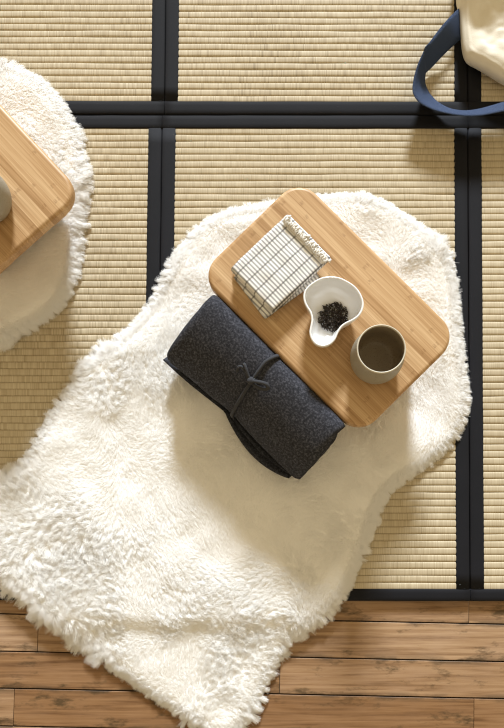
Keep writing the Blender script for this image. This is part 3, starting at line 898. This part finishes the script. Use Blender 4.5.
    lp = bit([(251, 380, .005), (256, 381.5, .008), (262, 383, .0085), (267, 385, .007), (268, 388.5, .005), (264, 389, .005), (258, 387, .006), (253, 383.5, .005)], .0034)
    link('bow_loop', lp.mesh('bow_loop'), M['cord'], tie, smooth=True)
    e1 = bit([(250, 379, .005), (248, 375, .007), (246.5, 370, .008), (245, 365.5, .007), (243.5, 363.5, .005)], .0028)
    link('cord_end', e1.mesh('cord_end'), M['cord'], tie, smooth=True)
    e2 = bit([(249, 380, .003), (245.5, 372, .004), (242, 367, .007), (238.5, 367, .008), (236.5, 371, .004)], .0026)
    link('cord_end', e2.mesh('cord_end'), M['cord'], tie, smooth=True)
roll()

# ------------------------------------------------------------------ canvas bag
def bag():
    zg = ZM + .0016
    out_px = [(455, -30, 0), (456, -10, 0), (457, 2, 0), (459.5, 12, 0), (460.5, 25, 0), (461.5, 38, 0), (462.5, 48, 0), (465, 57, 0), (469.5, 62, 0), (477, 66, 0), (489, 73, 0), (504, 82, 0), (530, 93, 0), (570, 100, 0), (620, 98, 0), (650, 60, 0), (660, 0, 0), (655, -60, 0), (630, -110, 0), (570, -125, 0), (510, -118, 0), (470, -80, 0)]
    pts = [P(u, v, zg + .028) for u, v, _ in out_px]
    out = catmull([(p.x, p.y, 0) for p in pts], 5, True)
    c = P(555, -15); c0 = Vector((c.x, c.y, zg))
    root = thing('tote_bag', 'off-white canvas tote bag with navy straps in the top right corner', 'bag', c0)
    nz = VN(71); mb = MB(); rings = []; K = 60
    top = lambda x, y, q_: 0
    poly = np.array([(p.x, p.y) for p in out])
    for k in range(8):                        # lower half: from underneath out to the seam
        q_ = .9 + .1 * math.sin(PI / 2 * k / 8)
        rings.append([Vector(((p.x - c0.x) * q_, (p.y - c0.y) * q_, .028 * (k / 8) ** 1.6)) for p in out])
    for k in range(K):
        q_ = 1 - (k / K) ** 1.35; row = []
        xs = np.array([c0.x + (p.x - c0.x) * q_ for p in out]); ys = np.array([c0.y + (p.y - c0.y) * q_ for p in out])
        d, _, _ = poly_dist(xs, ys, poly)
        for i, p in enumerate(out):
            x, y = xs[i], ys[i]
            r = max(0.0, min(1.0, d[i] / .14)); dome = math.sqrt(1 - (1 - r) ** 2)
            # broad folds, and a ridge that stands up further back
            f1 = (float(nz(x, y, 9)) - .5) * .05; f2 = (float(nz(x * 1.7 + 3, y * .8, 30)) - .5) * .008 + (float(nz(x * .8 + 7, y * 1.5, 75)) - .5) * .004 + (.004 if .008 < d[i] < .013 else 0)
            px_, py_ = x - P(500, 0).x, y - P(500, -25).y
            ridge = .05 * math.exp(-((py_ - .10 * math.sin(px_ * 9)) / .05) ** 2)
            z = .028 + .040 * dome + (f1 + f2 + ridge) * min(1, d[i] / .04)
            row.append(Vector((x - c0.x, y - c0.y, max(z, .012))))
        rings.append(row)
    mb.grid(rings, closev=True); n = len(rings[0])
    mb.f.append(tuple(reversed(range(n)))); b = len(mb.v); mb.v.append((0, 0, .10)); e = (len(rings) - 1) * n
    for i in range(n): mb.f.append((e + i, e + (i + 1) % n, b))
    o = link('bag_body', mb.mesh('bag_body'), M['canvas'], root, smooth=True)
    # seam piping down the corner
    # strap: pairs of edge points (outer, inner)
    pr = [((470, 0, .020), (476, 36, .014)), ((457, 10, .030), (463, 38.5, .014)), ((448, 19, .040), (453, 46, .012)), ((438, 31, .047), (443, 55.5, .010)), ((430, 42, .058), (431, 68, .004)), ((426.2, 46, .060), (426.6, 72, .004)), ((425.4, 47, .060), (425.8, 73, .004)), ((424.6, 48.5, .058), (425.4, 74, .005)), ((423.5, 52, .055), (425.2, 76, .008)),
          ((418.5, 63, .054), (425, 80, .008)), ((414.5, 76, .052), (425.5, 84.5, .008)), ((412.6, 89, .050), (429, 92.5, .008)), ((415, 97, .049), (433, 97.5, .008)), ((421, 103.5, .048), (438.5, 102.5, .009)), ((433, 109.5, .048), (448.5, 108, .012)), ((448, 113.5, .049), (459, 110.3, .014)), ((464, 115.7, .050), (469, 110.5, .016)), ((480, 115.5, .051), (481, 108.5, .018)), ((492, 113.5, .052), (493, 105.2, .020)), ((504, 111, .053), (504, 102, .024)), ((534, 104, .058), (534, 94, .03)), ((556, 95, .06), (553, 84, .04)), ((566, 80, .060), (560, 70, .05))]
    eo = catmull([P(u, v, zg + z) - c0 for (u, v, z), _ in pr], 5); ei = catmull([P(u, v, zg + z) - c0 for _, (u, v, z) in pr], 5)
    v = []; uv = []; f = []; m = len(eo); th = .0016; s_ = 0; W_ = 7
    cols = []
    for i in range(m):
        a, b_ = eo[i], ei[i]; i0, i1 = max(i - 1, 0), min(i + 1, m - 1)
        tg = ((eo[i1] - eo[i0]) + (ei[i1] - ei[i0])).normalized(); nr = tg.cross(b_ - a).normalized()
        if i: s_ += ((eo[i] + ei[i]) / 2 - (eo[i - 1] + ei[i - 1]) / 2).length
        row = []
        for side in (1, -1):
            for j in range(W_ + 1):
                w_ = j / W_ if side > 0 else 1 - j / W_
                edge = .45 if j in (0, W_) else 1
                row.append(a.lerp(b_, w_) + nr * side * th * edge); uv.append((s_, w_ * .04 + (side < 0) * 1))
        v += row
    n = 2 * (W_ + 1)
    for i in range(m - 1):
        for j in range(n): f.append((i * n + j, (i + 1) * n + j, (i + 1) * n + (j + 1) % n, i * n + (j + 1) % n))
    f.append(tuple(reversed(range(n)))); f.append(tuple((m - 1) * n + j for j in range(n)))
    me = bpy.data.meshes.new('strap'); me.from_pydata([tuple(p) for p in v], [], f)
    ul = me.uv_layers.new(name='UVMap')
    for lp in me.loops: ul.data[lp.index].uv = uv[lp.vertex_index]
    me.update(); link('strap', me, M['navy'], root, smooth=True)
bag()

# ------------------------------------------------------------------ light: low daylight from a window beyond the far mats, warm room light all round
sun = bpy.data.lights.new('window_daylight', 'SUN'); so = bpy.data.objects.new('window_daylight', sun); COL.objects.link(so)
d = Vector((-.05, -1.0, -.44))
so.rotation_euler = d.to_track_quat('-Z', 'Y').to_euler(); so.location = (.3, 2.5, 1.6)
sun.energy = 6.3; sun.angle = math.radians(9); sun.color = (.86, .93, 1.0)
wd = bpy.data.worlds.new('room_light'); S.world = wd; wd.use_nodes = True
bg = wd.node_tree.nodes['Background']; bg.inputs[0].default_value = (1.0, .80, .49, 1); bg.inputs[1].default_value = .60
S.cycles.use_denoising = True; S.cycles.filter_width = 1.15
S.cycles.max_bounces = 16; S.cycles.diffuse_bounces = 10; S.cycles.transmission_bounces = 12
vs = S.view_settings; vs.view_transform = 'Standard'; vs.look = 'None'; vs.gamma = 1; vs.exposure = 0; vs.use_curve_mapping = False
